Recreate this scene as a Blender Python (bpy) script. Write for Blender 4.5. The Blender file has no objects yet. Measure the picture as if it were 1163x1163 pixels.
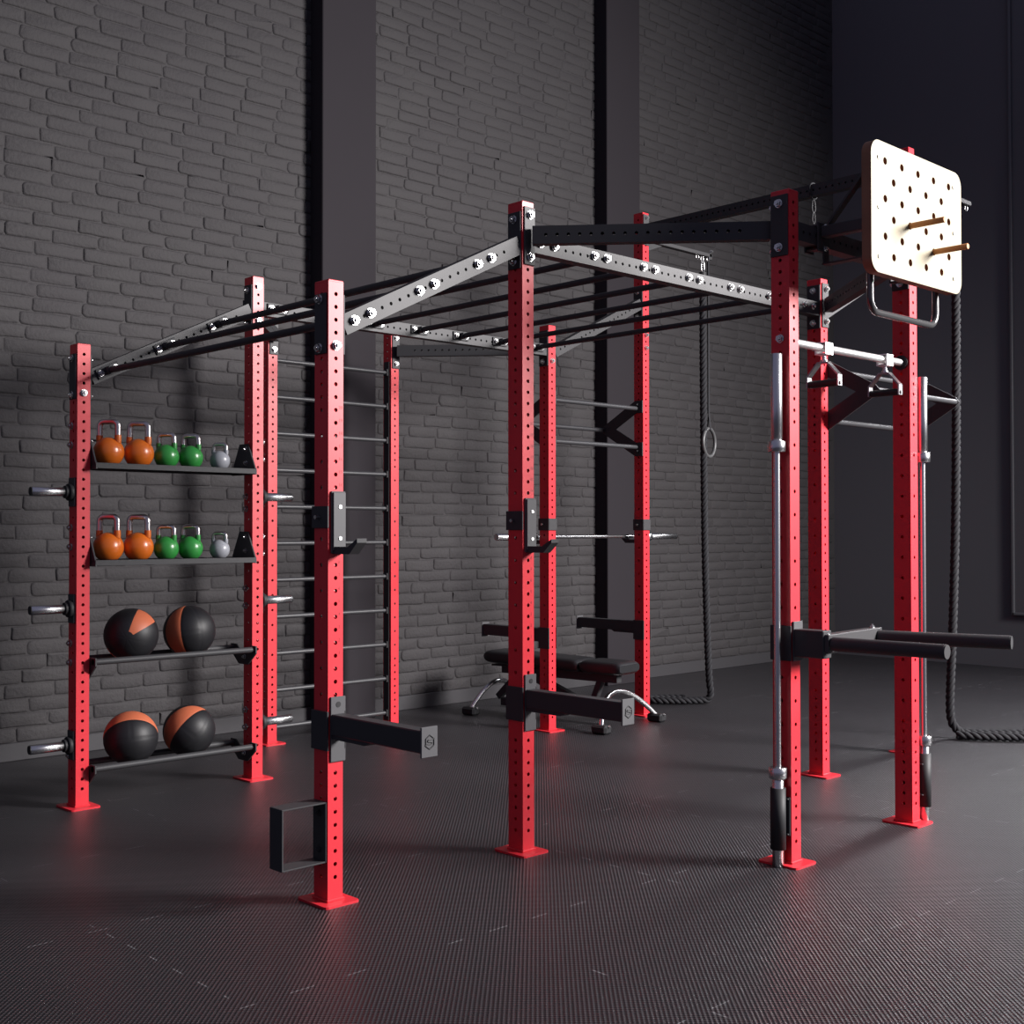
import bpy, math, random
from mathutils import Vector, Matrix
random.seed(7)
S = bpy.context.scene
COL = S.collection
PI = math.pi

# ------------------------------------------------------------------ camera
YAW, PITCH, ROLL = 0.764338, 0.0153094, -0.00081911
c_, s_ = math.cos(YAW), math.sin(YAW)
ex = Vector((c_, -s_, 0)); ez = Vector((s_, c_, 0)); eu = Vector((0, 0, 1))
fwd = ez*math.cos(PITCH) + eu*math.sin(PITCH)
upc = -ez*math.sin(PITCH) + eu*math.cos(PITCH)
right = ex*math.cos(ROLL) + upc*math.sin(ROLL)
up = -ex*math.sin(ROLL) + upc*math.cos(ROLL)
cam = bpy.data.cameras.new('camera')
cam.sensor_width = 36; cam.lens = 1383.82/1163*36; cam.clip_end = 100
camo = bpy.data.objects.new('camera', cam); COL.objects.link(camo)
m = Matrix((right, up, -fwd)).transposed().to_4x4()
m.translation = Vector((-3.81224, -3.91791, 1.4322))
camo.matrix_world = m
S.camera = camo

# ------------------------------------------------------------------ world, lights, exposure
S.view_settings.view_transform = 'Standard'
S.view_settings.look = 'None'
S.view_settings.gamma = 1
S.view_settings.use_curve_mapping = False
S.view_settings.exposure = 0.0
S.cycles.caustics_reflective = False
w = bpy.data.worlds.new('world'); S.world = w; w.use_nodes = True
bg = w.node_tree.nodes['Background']
bg.inputs[0].default_value = (0.92, 0.93, 1.40, 1); bg.inputs[1].default_value = 0.145

def light(name, kind, loc, target, power, color=(1, 1, 1), **kw):
    d = bpy.data.lights.new(name, kind); d.energy = power; d.color = color
    for k, v in kw.items(): setattr(d, k, v)
    o = bpy.data.objects.new(name, d); COL.objects.link(o)
    o.location = loc
    o.rotation_euler = (Vector(target)-Vector(loc)).to_track_quat('-Z', 'Y').to_euler()
    return o
light('key_lamp', 'AREA', (5.5, -6.7, 4.75), (1.2, 1.0, 1.0), 950, (1, .965, .955), size=3.0, shape='DISK', spread=math.radians(104))
light('back_lamp', 'AREA', (8.35, -.4, 4.3), (5.4, -1.0, 0), 110, (.96, .96, 1), size=1.4, shape='DISK', spread=math.radians(110))

# ------------------------------------------------------------------ materials
def mat(name, col, rough=.5, metal=0., spec=.5, bump=None, coat=0., var=None):
    m = bpy.data.materials.new(name); m.use_nodes = True
    nt = m.node_tree; b = nt.nodes['Principled BSDF']
    b.inputs['Base Color'].default_value = (*col, 1)
    b.inputs['Roughness'].default_value = rough
    b.inputs['Metallic'].default_value = metal
    b.inputs['Specular IOR Level'].default_value = spec
    if coat: b.inputs['Coat Weight'].default_value = coat; b.inputs['Coat Roughness'].default_value = .15
    tc = nt.nodes.new('ShaderNodeTexCoord')
    if var:
        n = nt.nodes.new('ShaderNodeTexNoise'); n.inputs['Scale'].default_value = var[0]; n.inputs['Detail'].default_value = 6
        nt.links.new(tc.outputs['Object'], n.inputs['Vector'])
        r = nt.nodes.new('ShaderNodeMix'); r.data_type = 'RGBA'
        k = var[1]
        r.inputs[6].default_value = (*[c*(1-k) for c in col], 1); r.inputs[7].default_value = (*[min(1, c*(1+k)) for c in col], 1)
        nt.links.new(n.outputs['Fac'], r.inputs[0]); nt.links.new(r.outputs[2], b.inputs['Base Color'])
    if bump:
        n = nt.nodes.new('ShaderNodeTexNoise'); n.inputs['Scale'].default_value = bump[0]; n.inputs['Detail'].default_value = 5
        nt.links.new(tc.outputs['Object'], n.inputs['Vector'])
        bp = nt.nodes.new('ShaderNodeBump'); bp.inputs['Strength'].default_value = bump[1]; bp.inputs['Distance'].default_value = bump[2]
        nt.links.new(n.outputs['Fac'], bp.inputs['Height']); nt.links.new(bp.outputs['Normal'], b.inputs['Normal'])
    return m
M = {}
M['red'] = mat('red_powder_coat', (.68, .028, .042), .39, 0, .42, bump=(900, .06, .001))
M['mark'] = mat('red_number_ink', (.30, .006, .012), .5)
M['black'] = mat('black_powder_coat', (.040, .040, .043), .55, 0, .3, bump=(900, .08, .001))
M['plate'] = mat('dark_grey_powder_coat', (.052, .051, .054), .5, 0, .28, bump=(900, .06, .001))
M['bracket'] = mat('grey_bracket_coat', (.088, .087, .092), .5, 0, .3, bump=(900, .06, .001))
M['steel'] = mat('zinc_steel', (.62, .62, .62), .26, 1)
M['chrome'] = mat('chromed_steel', (.62, .62, .63), .27, 1)
M['satin'] = mat('satin_steel_frame', (.35, .35, .36), .32, 1)
M['rubber'] = mat('black_rubber', (.018, .018, .02), .6, 0, .4, bump=(300, .15, .001))
M['grip'] = mat('black_grip', (.015, .015, .017), .5, 0, .4)
M['vinyl'] = mat('black_vinyl', (.014, .014, .016), .42, 0, .5, bump=(260, .12, .001))
M['leather'] = mat('black_ball_leather', (.010, .010, .012), .5, 0, .4, bump=(420, .2, .001))
M['leather_o'] = mat('orange_ball_leather', (.50, .13, .06), .5, 0, .4, bump=(420, .2, .001))
M['kb_orange'] = mat('orange_kettlebell_paint', (.62, .135, .012), .33, 0, .5, coat=.3)
M['kb_green'] = mat('green_kettlebell_paint', (.03, .24, .045), .33, 0, .5, coat=.3)
M['kb_grey'] = mat('grey_kettlebell_paint', (.30, .31, .34), .35, 0, .5, coat=.3)
M['kb_handle'] = mat('polished_kettlebell_handle', (.6, .58, .57), .28, 1)
M['ply'] = mat('birch_plywood', (.27, .235, .155), .5, 0, .3, var=(7, .10))
M['plyedge'] = mat('plywood_edge', (.24, .12, .07), .6, 0, .3, var=(9, .2))
M['peg'] = mat('oak_dowel', (.50, .22, .085), .55, 0, .3, var=(30, .2))
M['rope'] = mat('black_rope', (.016, .016, .019), .75, 0, .3, bump=(500, .3, .001))
M['strap'] = mat('black_webbing', (.02, .02, .023), .7, 0, .3)
M['ring'] = mat('grey_gym_ring', (.08, .08, .082), .4)
M['rung'] = mat('grey_rung_steel', (.042, .042, .046), .42, 0)
M['paint'] = mat('grey_wall_plaster', (.026, .0225, .0265), .85, 0, .2, bump=(6, .1, .01), var=(1.3, .06))
M['base'] = mat('grey_baseboard', (.050, .048, .052), .6, 0, .3)
M['back'] = mat('dark_back_wall', (.125, .123, .135), .85, 0, .2, bump=(5, .1, .01))
M['frame'] = mat('dark_window_frame', (.11, .11, .12), .5)
M['bright'] = mat('bright_aluminium', (.92, .92, .92), .42, 1)
M['gloss'] = mat('glossy_black_steel', (.05, .05, .052), .16, 0, .8)
M['logo'] = mat('black_logo_ink', (.008, .008, .01), .5)

# painted brick
def brick_mat():
    m = mat('grey_painted_brick', (.060, .057, .058), .75, 0, .25)
    nt = m.node_tree; b = nt.nodes['Principled BSDF']
    tc = nt.nodes.new('ShaderNodeTexCoord')
    n1 = nt.nodes.new('ShaderNodeTexNoise'); n1.inputs['Scale'].default_value = 38; n1.inputs['Detail'].default_value = 8
    n2 = nt.nodes.new('ShaderNodeTexNoise'); n2.inputs['Scale'].default_value = 2.2; n2.inputs['Detail'].default_value = 3
    nt.links.new(tc.outputs['Object'], n1.inputs['Vector']); nt.links.new(tc.outputs['Object'], n2.inputs['Vector'])
    bp = nt.nodes.new('ShaderNodeBump'); bp.inputs['Strength'].default_value = .5; bp.inputs['Distance'].default_value = .012
    nt.links.new(n1.outputs['Fac'], bp.inputs['Height']); nt.links.new(bp.outputs['Normal'], b.inputs['Normal'])
    mx = nt.nodes.new('ShaderNodeMix'); mx.data_type = 'RGBA'
    mx.inputs[6].default_value = (.045, .0415, .0445, 1); mx.inputs[7].default_value = (.054, .051, .052, 1)
    nt.links.new(n2.outputs['Fac'], mx.inputs[0]); nt.links.new(mx.outputs[2], b.inputs['Base Color'])
    return m
M['brick'] = brick_mat()

def floor_mat():
    m = mat('black_rubber_floor', (.026, .026, .029), .34, 0, .5)
    nt = m.node_tree; L = nt.links; b = nt.nodes['Principled BSDF']
    def N(t, **k):
        n = nt.nodes.new(t)
        for a, v in k.items(): setattr(n, a, v)
        return n
    def math_(op, a, b_=None, c=None):
        n = N('ShaderNodeMath', operation=op)
        for i, v in enumerate((a, b_, c)):
            if v is None: continue
            if isinstance(v, (int, float)): n.inputs[i].default_value = v
            else: L.new(v, n.inputs[i])
        return n.outputs[0]
    tc = N('ShaderNodeTexCoord'); sp = N('ShaderNodeSeparateXYZ'); L.new(tc.outputs['Object'], sp.inputs[0])
    X, Y = sp.outputs[0], sp.outputs[1]
    # woven lozenge pattern, 17 mm pitch
    k = 2*PI/0.0200
    a = math_('SINE', math_('MULTIPLY', X, k)); c = math_('SINE', math_('MULTIPLY', Y, k))
    pat = math_('MULTIPLY', a, c)
    pat = math_('POWER', math_('MULTIPLY', math_('ADD', pat, 1.0), .5), 1.6)
    n1 = N('ShaderNodeTexNoise'); n1.inputs['Scale'].default_value = 90; n1.inputs['Detail'].default_value = 4
    L.new(tc.outputs['Object'], n1.inputs['Vector'])
    h = math_('ADD', math_('MULTIPLY', pat, .0046), math_('MULTIPLY', n1.outputs['Fac'], .0012))
    bp = N('ShaderNodeBump'); bp.inputs['Strength'].default_value = .75; bp.inputs['Distance'].default_value = 1.0
    L.new(h, bp.inputs['Height']); L.new(bp.outputs['Normal'], b.inputs['Normal'])
    # tile seams: glints painted in as broken pale dashes along the joints
    def seam(P, Q, period, off, dash, thr):
        f = math_('FRACT', math_('DIVIDE', math_('ADD', P, off), period))
        ln = math_('LESS_THAN', math_('ABSOLUTE', math_('SUBTRACT', f, .5)), .0016/period)
        d = math_('LESS_THAN', math_('FRACT', math_('DIVIDE', Q, dash)), .42)
        nn = N('ShaderNodeTexNoise'); nn.inputs['Scale'].default_value = 1.3
        L.new(tc.outputs['Object'], nn.inputs['Vector'])
        g = math_('GREATER_THAN', nn.outputs['Fac'], thr)
        return math_('MULTIPLY', math_('MULTIPLY', ln, d), g)
    s1 = seam(Y, X, .98, .21, .21, .46)
    s2 = seam(X, Y, .98, .37, .16, .56)
    s = math_('MINIMUM', math_('ADD', s1, s2), 1.0)
    n3 = N('ShaderNodeTexNoise'); n3.inputs['Scale'].default_value = .9; n3.inputs['Detail'].default_value = 5
    L.new(tc.outputs['Object'], n3.inputs['Vector'])
    L.new(math_('ADD', math_('MULTIPLY', n3.outputs['Fac'], .14), .27), b.inputs['Roughness'])
    mx = N('ShaderNodeMix', data_type='RGBA'); mx.inputs[7].default_value = (.22, .22, .23, 1)
    m0 = N('ShaderNodeMix', data_type='RGBA'); m0.inputs[6].default_value = (.010, .0095, .011, 1); m0.inputs[7].default_value = (.060, .056, .062, 1)  # pits painted darker, raised tops paler, standing in for light on the relief
    L.new(pat, m0.inputs[0]); L.new(m0.outputs[2], mx.inputs[6])
    L.new(s, mx.inputs[0]); L.new(mx.outputs[2], b.inputs['Base Color'])
    return m
M['floor'] = floor_mat()

# ------------------------------------------------------------------ mesh helpers
class MB:
    def __init__(s): s.v = []; s.f = []; s.m = []; s.sm = []
    def add(s, vs, fs, mi=0, smooth=False):
        o = len(s.v); s.v += [Vector(v) for v in vs]
        for f in fs: s.f.append([o+i for i in f]); s.m.append(mi); s.sm.append(smooth)
    def box(s, c, d, bev=.003, mi=0, mat3=None):
        """chamfered box, centre c, full dims d"""
        hx, hy, hz = [q/2 for q in d]; bev = min(bev, hx*.45, hy*.45, hz*.45)
        R = mat3 or Matrix.Identity(3); c = Vector(c); vs = []; idx = {}
        for sx in (-1, 1):
            for sy in (-1, 1):
                for sz in (-1, 1):
                    for ax in range(3):
                        p = [sx*(hx-bev), sy*(hy-bev), sz*(hz-bev)]
                        p[ax] = (sx, sy, sz)[ax]*(hx, hy, hz)[ax]
                        idx[(sx, sy, sz, ax)] = len(vs); vs.append(c+R@Vector(p))
        fs = []
        for ax in range(3):
            a, b = [i for i in range(3) if i != ax]
            for sg in (-1, 1):
                q = []
                for (sa, sb) in ((-1, -1), (1, -1), (1, 1), (-1, 1)):
                    k = [0, 0, 0]; k[ax] = sg; k[a] = sa; k[b] = sb; q.append(idx[(*k, ax)])
                if (sg < 0) != (ax == 1): q.reverse()
                fs.append(q)
        for ax in range(3):          # edges parallel to ax
            a, b = [i for i in range(3) if i != ax]
            for sa in (-1, 1):
                for sb in (-1, 1):
                    def K(t, face):
                        k = [0, 0, 0]; k[ax] = t; k[a] = sa; k[b] = sb; return idx[(*k, face)]
                    q = [K(-1, a), K(1, a), K(1, b), K(-1, b)]
                    if (sa*sb < 0) != (ax == 1): q.reverse()
                    q.reverse(); fs.append(q)
        for sx in (-1, 1):
            for sy in (-1, 1):
                for sz in (-1, 1):
                    q = [idx[(sx, sy, sz, i)] for i in range(3)]
                    if sx*sy*sz < 0: q.reverse()
                    fs.append(q)
        s.add(vs, fs, mi)
    def cyl(s, a, b, r, n=20, mi=0, r2=None, cap=True, ch=0.0):
        a = Vector(a); b = Vector(b); r2 = r if r2 is None else r2
        z = (b-a).normalized(); x = z.orthogonal().normalized(); y = z.cross(x)
        L = (b-a).length
        prof = [(0, r), (L, r2)] if not ch else [(0, r-ch), (ch, r), (L-ch, r2), (L, r2-ch)]
        vs = [a+z*t+(x*math.cos(2*PI*i/n)+y*math.sin(2*PI*i/n))*q for t, q in prof for i in range(n)]
        fs = [[k*n+i, k*n+(i+1) % n, (k+1)*n+(i+1) % n, (k+1)*n+i] for k in range(len(prof)-1) for i in range(n)]
        s.add(vs, fs, mi, True)
        if cap:
            s.add([v for v in vs[:n]], [list(range(n))[::-1]], mi)
            s.add([v for v in vs[-n:]], [list(range(n))], mi)
    def tube(s, path, r, n=12, mi=0, closed=False, flat=None):
        P = [Vector(p) for p in path]; N_ = len(P)
        T = []
        for i in range(N_):
            if closed: t = P[(i+1) % N_]-P[i-1]
            else: t = P[min(i+1, N_-1)]-P[max(i-1, 0)]
            T.append(t.normalized())
        x = T[0].orthogonal().normalized(); vs = []
        for i in range(N_):
            x = (x-T[i]*x.dot(T[i])).normalized(); y = T[i].cross(x)
            for k in range(n):
                a = 2*PI*k/n; vs.append(P[i]+(x*math.cos(a)+y*math.sin(a))*r)
        fs = []
        for i in range(N_ if closed else N_-1):
            j = (i+1) % N_
            for k in range(n): fs.append([i*n+k, i*n+(k+1) % n, j*n+(k+1) % n, j*n+k])
        s.add(vs, fs, mi, True)
        if not closed: s.add(vs[:n], [list(range(n))[::-1]], mi); s.add(vs[-n:], [list(range(n))], mi)
    def lathe(s, prof, o, n=32, mi=0, mfun=None):
        o = Vector(o); k = len(prof)
        vs = [o+Vector((r*math.cos(2*PI*i/n), r*math.sin(2*PI*i/n), z)) for r, z in prof for i in range(n)]
        for j in range(k-1):
            pass
        fs = [[j*n+i, j*n+(i+1) % n, (j+1)*n+(i+1) % n, (j+1)*n+i] for j in range(k-1) for i in range(n)]
        s.add(vs, fs, mi, True)
    def prism(s, poly, o, ax, ay, th, mi=0):
        """poly in 2-D (ax, ay), extruded by th along ax x ay, centred"""
        o = Vector(o); ax = Vector(ax).normalized(); ay = Vector(ay).normalized(); az = ax.cross(ay)
        n = len(poly)
        lo = [o+ax*p[0]+ay*p[1]-az*th/2 for p in poly]; hi = [q+az*th for q in lo]
        A = sum(poly[i][0]*poly[(i+1) % n][1]-poly[(i+1) % n][0]*poly[i][1] for i in range(n))
        fs = [list(range(n))[::-1], list(range(n, 2*n))]+[[i, (i+1) % n, n+(i+1) % n, n+i] for i in range(n)]
        if A < 0: fs = [f[::-1] for f in fs]
        s.add(lo+hi, fs, mi)
    def holed(s, o, au, av, W, L, holes, r, depth, mi=0, n=16):
        """flat strip W wide (au) by L long (av) with round holes on its midline; rims sink in by depth"""
        o = Vector(o); au = Vector(au); av = Vector(av); nn = au.cross(av)
        def P(x, y, d=0): return o+au*x+av*y-nn*d
        cur = 0.0
        hs = sorted(holes)
        for i, h in enumerate(hs):
            c = min(.024, .49*min([L-h, h]+([h-hs[i-1]] if i else [])+([hs[i+1]-h] if i < len(hs)-1 else [])))
            if h-c > cur+1e-5: s.add([P(-W/2, cur), P(W/2, cur), P(W/2, h-c), P(-W/2, h-c)], [[0, 1, 2, 3]], mi)
            ring = []; out = []
            for k in range(n):
                a = 2*PI*k/n+PI/n*0; ca, sa = math.cos(a), math.sin(a)
                q = max(abs(ca), abs(sa)); out.append((ca/q*W/2, h+sa/q*c)); ring.append((ca*r, h+sa*r))
            vs = [P(*p) for p in out]+[P(*p) for p in ring]+[P(*p, depth) for p in ring]
            fs = []
            for k in range(n):
                j = (k+1) % n
                fs += [[k, j, n+j, n+k], [n+k, n+j, 2*n+j, 2*n+k]]
            s.add(vs, fs, mi); cur = h+c
        if L-cur > 1e-5: s.add([P(-W/2, cur), P(W/2, cur), P(W/2, L), P(-W/2, L)], [[0, 1, 2, 3]], mi)
    def bolt(s, p, d, r=.0165, h=.013, mi=0):
        p = Vector(p); d = Vector(d).normalized()
        s.cyl(p, p+d*.003, r*1.15, 16, mi)
        x = d.orthogonal().normalized(); y = d.cross(x)
        vs = [p+d*(.003 if k < 6 else h+.003)+(x*math.cos(PI/3*k)+y*math.sin(PI/3*k))*r*.95 for k in range(12)]
        s.add(vs, [[k, (k+1) % 6, 6+(k+1) % 6, 6+k] for k in range(6)]+[[6, 7, 8, 9, 10, 11]], mi)
        s.cyl(p+d*(h+.003), p+d*(h+.010), r*.5, 12, mi)
    def mesh(s, name, mats, off=Vector((0, 0, 0))):
        me = bpy.data.meshes.new(name)
        me.from_pydata([tuple(v-off) for v in s.v], [], s.f)
        for mm in mats: me.materials.append(mm)
        me.polygons.foreach_set('material_index', s.m)
        me.polygons.foreach_set('use_smooth', s.sm)
        me.update(); return me

def mlist(m_): return [M[k] for k in (m_ if isinstance(m_, (list, tuple)) else [m_])]
def part(name, mb, m_, parent, label=None):
    r = parent
    while r.parent: r = r.parent
    o = bpy.data.objects.new(name, mb.mesh(name, mlist(m_), r.location)); COL.objects.link(o)
    o.parent = parent
    if label: o['label'] = label
    return o
def tag(o, label, cat, group=None):
    o['label'] = label; o['category'] = cat
    if group: o['group'] = group
    return o
def thing(name, loc, label, cat, group=None):
    o = bpy.data.objects.new(name, None); COL.objects.link(o); o.location = loc; o.empty_display_size = .1
    return tag(o, label, cat, group)
def solo(name, mb, m_, loc, label, cat, group=None):
    loc = Vector(loc)
    o = bpy.data.objects.new(name, mb.mesh(name, mlist(m_), loc)); COL.objects.link(o); o.location = loc
    return tag(o, label, cat, group)
def struct(name, mb, m_):
    o = bpy.data.objects.new(name, mb.mesh(name, mlist(m_))); COL.objects.link(o); o['kind'] = 'structure'; return o
def dup(root, loc, label, rot=None):
    def cp(o, par):
        c = o.copy(); COL.objects.link(c); c.parent = par
        for ch in o.children: cp(ch, c)
        return c
    r = cp(root, None); r.location = loc; r['label'] = label
    if rot: r.rotation_euler = rot
    return r
def bolts(parent, items, m_='steel', r=.0165, h=.013, name='bolt', label=None):
    for p, n in items:
        mb = MB(); mb.bolt(p, n, r, h); part(name, mb, m_, parent, label)
def W(u, w, z): return Vector((u, -w, z))      # rig frame: u along the wall, w out from the wall

# rig dimensions
P1, P2, Q, OFF, DX = 1.0443, 2.4336, 2.2265, .9292, .6955
PA, PB = .070, .092
WALL = 3.74

# ------------------------------------------------------------------ structure
mb = MB(); mb.add([(-9, -12, 0), (12, -12, 0), (12, 6, 0), (-9, 6, 0)], [[0, 1, 2, 3]]); struct('floor', mb, 'floor')

def brick_wall():
    mb = MB(); x0, x1, z0, z1 = -4.5, 8.76, .112, 8.6
    mb.add([(x0, WALL+.0045, 0), (x1, WALL+.0045, 0), (x1, WALL+.0045, z1), (x0, WALL+.0045, z1)], [[0, 1, 2, 3]])
    rh, bl = .0905, .318
    rows = int((z1-z0)/rh)
    for r in range(rows):
        zb = z0+r*rh
        x = x0+(bl/2 if r % 2 else 0)+random.uniform(-.05, .05)
        while x < x1-bl:
            Lb = bl*random.uniform(.93, 1.06)
            g = .002
            cx, cz = x+Lb/2, zb+rh/2+random.uniform(-.004, .004)
            hx, hz = Lb/2-g, rh/2-.0008+random.uniform(-.0022, .0012)
            rr = random.uniform(.006, .026)
            base = []
            # rounded, hand-laid outline
            for (sx, sz) in ((1, 1), (-1, 1), (-1, -1), (1, -1)):
                q = rr*random.uniform(.6, 1.3)
                a0 = {(1, 1): 0, (-1, 1): PI/2, (-1, -1): PI, (1, -1): 1.5*PI}[(sx, sz)]
                for t in (0, .5, 1):
                    a = a0+t*PI/2
                    base.append((sx*(hx-q)+q*math.cos(a), sz*(hz-q)+q*math.sin(a)))
                nx = {(1, 1): (-1, 0), (-1, 1): (0, -1), (-1, -1): (1, 0), (1, -1): (0, 1)}[(sx, sz)]
                if nx[0]:
                    for t in (.25, .5, .75): base.append((sx*hx+nx[0]*2*hx*t, sz*hz))
            base = [(a+random.uniform(-.0035, .0035), b+random.uniform(-.0034, .0034)) for a, b in base]
            tx, tz, dd = random.uniform(-.012, .012), random.uniform(-.035, .035), random.uniform(-.0025, .0025)
            vs = []
            for (sc, dep) in ((0, .005), (-.0042, -.0012), (-.011, -.0046)):
                for a, b in base:
                    l = math.hypot(a/hx, b/hz) or 1
                    aa = a+sc*(1 if a > 0 else -1)*min(1, abs(a)/(hx*.9)); bb = b+sc*(1 if b > 0 else -1)*min(1, abs(b)/(hz*.8))
                    y = WALL+dep+((dd+tx*aa+tz*bb) if dep < .004 else 0)
                    vs.append((cx+aa, y, cz+bb))
            n = len(base); fs = []
            for k in range(2):
                for i in range(n): j = (i+1) % n; fs.append([k*n+j, k*n+i, (k+1)*n+i, (k+1)*n+j])
            mb.add(vs, fs, 0, True); o = len(mb.v)-n
            mb.f.append([o+i for i in range(n)][::-1]); mb.m.append(0); mb.sm.append(True)
            x += Lb
    return struct('wall_left', mb, 'brick')
brick_wall()
mb = MB(); mb.box((2.13, WALL-.004, .056), (13.3, .036, .112), .004); struct('baseboard_left', mb, 'base')
for i, (a, b) in enumerate(((1.425, 1.925), (4.60, 5.07))):
    mb = MB(); mb.box(((a+b)/2, WALL-.07, 4.3), (b-a, .18, 8.6), .006); struct('trim_%d' % (i+1), mb, 'paint')
mb = MB(); mb.add([(8.75, WALL+.2, 0), (8.75, -9, 0), (8.75, -9, 8.6), (8.75, WALL+.2, 8.6)], [[0, 1, 2, 3]]); struct('wall_back', mb, 'back')
mb = MB()
for (y, z, dy, dz) in ((1.625, 3.95, .028, 6.80), (-1.98, 3.95, .028, 6.80), (-.18, .564, 3.63, .028), (-.18, 7.34, 3.63, .028), (-.18, 3.95, .028, 6.8)):
    mb.box((8.73, y, z), (.06, dy, dz), .004)
fr = struct('window_1', mb, 'frame')
mb = MB(); mb.box((8.735, -.18, 3.95), (.008, 3.58, 6.75), .001)
gm = mat('dark_window_glass', (.10, .10, .11), .45)
g = bpy.data.objects.new('window_pane', mb.mesh('window_pane', [gm])); COL.objects.link(g); g.parent = fr

# ------------------------------------------------------------------ uprights
def text_mesh(mb, txt, size, o, au, av, mi):
    cu = bpy.data.curves.new('t', 'FONT'); cu.body = txt; cu.size = size; cu.align_x = 'LEFT'; cu.align_y = 'CENTER'; cu.resolution_u = 2
    ob = bpy.data.objects.new('t', cu); COL.objects.link(ob)
    dg = bpy.context.evaluated_depsgraph_get(); me = ob.evaluated_get(dg).to_mesh()
    mb.add([Vector(o)+Vector(au)*v.co.x+Vector(av)*v.co.y for v in me.vertices], [list(p.vertices) for p in me.polygons], mi)
    bpy.data.objects.remove(ob); bpy.data.curves.remove(cu)
def dense(H): return [.05*k for k in range(2, int(round(H/.05)))]
def sparse(H): return [.05*k for k in range(2, int(round(H/.05))) if (.05*k <= .51 or .05*k >= 1.949 or k % 2 == 0)]
def post_mesh(H, variant, numbers=False):
    mb = MB()
    z0 = .008; f = dense if variant == 'dense' else sparse
    A, B = PA/2, PB/2
    for (o, au, Wd, hs) in (((0, -B, z0), (1, 0, 0), PA, f(H)), ((0, B, z0), (-1, 0, 0), PA, f(H)),
                            ((-A, 0, z0), (0, -1, 0), PB, sparse(H)), ((A, 0, z0), (0, 1, 0), PB, sparse(H))):
        mb.holed(o, au, (0, 0, 1), Wd, H-z0, [h-z0 for h in hs], .0083, .004)
    mb.box((0, 0, H), (PA+.001, PB+.001, .010), .003)
    mb.box((0, 0, .013), (PA+.012, PB+.012, .010), .004)      # weld bead
    if numbers:
        for n_ in range(1, 21): text_mesh(mb, str(n_), .019, (.013, -B-.0006, .972+.05*(n_-1)-.03+.018), (1, 0, 0), (0, 0, 1), 1)
    return mb
def base_mb():
    mb = MB(); a, b, c = .080, .098, .014
    poly = [(-a, -b+c), (-a+c*.3, -b+c*.3), (-a+c, -b), (a-c, -b), (a-c*.3, -b+c*.3), (a, -b+c), (a, b-c), (a-c*.3, b-c*.3), (a-c, b), (-a+c, b), (-a+c*.3, b-c*.3), (-a, b-c)]
    mb.prism(poly, (0, 0, .0045), (1, 0, 0), (0, 1, 0), .009); return mb
H1, H2, H3 = 2.4, 2.9, 3.9
protos = {}
def upright(key, u, w, H, variant, numbers, label):
    k = (H, variant, numbers)
    if k in protos: return dup(protos[k], W(u, w, 0), label)
    t = thing('rig_upright', (0, 0, 0), label, 'upright', 'red perforated uprights of the training rig')
    part('post', post_mesh(H, variant, numbers), ['red', 'mark'], t)
    part('base_plate', base_mb(), 'red', t)
    t.location = W(u, w, 0); protos[k] = t; return t
upright('D', -P1, 0, H1, 'dense', True, 'short red upright nearest the camera with a black loop bracket near its foot')
upright('F', 0, 0, H2, 'dense', True, 'red upright at picture centre where the sloped and level grey beams meet')
upright('A', -P1, -Q, H1, 'dense', False, 'short red upright at the far left beside the orange kettlebells')
upright('B', 0, -Q, H2, 'dense', False, 'red upright at the right end of the kettlebell shelves')
upright('J', P2, 0, H2, 'dense', False, 'thin red upright between the two wide ones at right, behind the hanging grips')
upright('G', P2, -Q, H2, 'dense', False, 'red upright holding the left end of the racked barbell')
upright('C', DX, -Q-OFF, H2, 'sparse', False, 'red upright at the left side of the black wall ladder')
upright('E', P2-DX, -Q-OFF, H2, 'sparse', False, 'red upright at the right side of the black wall ladder')
upright('I', DX, OFF, H2, 'sparse', False, 'tall red upright with a barbell standing against its left face')
upright('K', P2-DX, OFF, H2, 'sparse', False, 'wide red upright rising behind the wooden peg board')
upright('H', P2+P1, -Q, H3, 'dense', False, 'tallest red upright, by the wall, holding the right end of the racked barbell')
upright('L', P2+P1, 0, H3, 'dense', False, 'red upright almost hidden, its tip showing above the wooden peg board')

# ------------------------------------------------------------------ beams
def beam(p0, p1, label, hgt=.08, wid=.05, plates=((None, None), (None, None)), name='rig_rail', group='grey perforated beams of the rig', holes=True, m_='plate'):
    """square tube with holes down both tall faces; plates = per end list of (centre, normal, width, height, bolt dir)"""
    p0 = Vector(p0); p1 = Vector(p1)
    t = thing(name, (p0+p1)/2, label, 'beam', group)
    d = (p1-p0); L = d.length; d.normalize()
    side = d.cross(Vector((0, 0, 1))).normalized(); upv = side.cross(d)
    mb = MB(); hs = [.06+.05*k for k in range(int((L-.10)/.05))] if holes else []
    mb.holed(p0+side*wid/2, d.cross(Vector()) if False else -upv, d, hgt, L, hs, .0075, .004)
    mb.holed(p0-side*wid/2, upv, d, hgt, L, hs, .0075, .004)
    for sg in (-1, 1):
        a = upv*hgt/2*sg; b = side*wid/2
        q = [p0+a-b, p0+a+b, p1+a+b, p1+a-b]
        mb.add(q, [[0, 1, 2, 3] if sg < 0 else [3, 2, 1, 0]])
    for pp in (p0, p1):
        mb.add([pp+upv*hgt/2-side*wid/2, pp+upv*hgt/2+side*wid/2, pp-upv*hgt/2+side*wid/2, pp-upv*hgt/2-side*wid/2], [[0, 1, 2, 3]])
    part('beam_tube', mb, m_, t)
    return t
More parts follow.
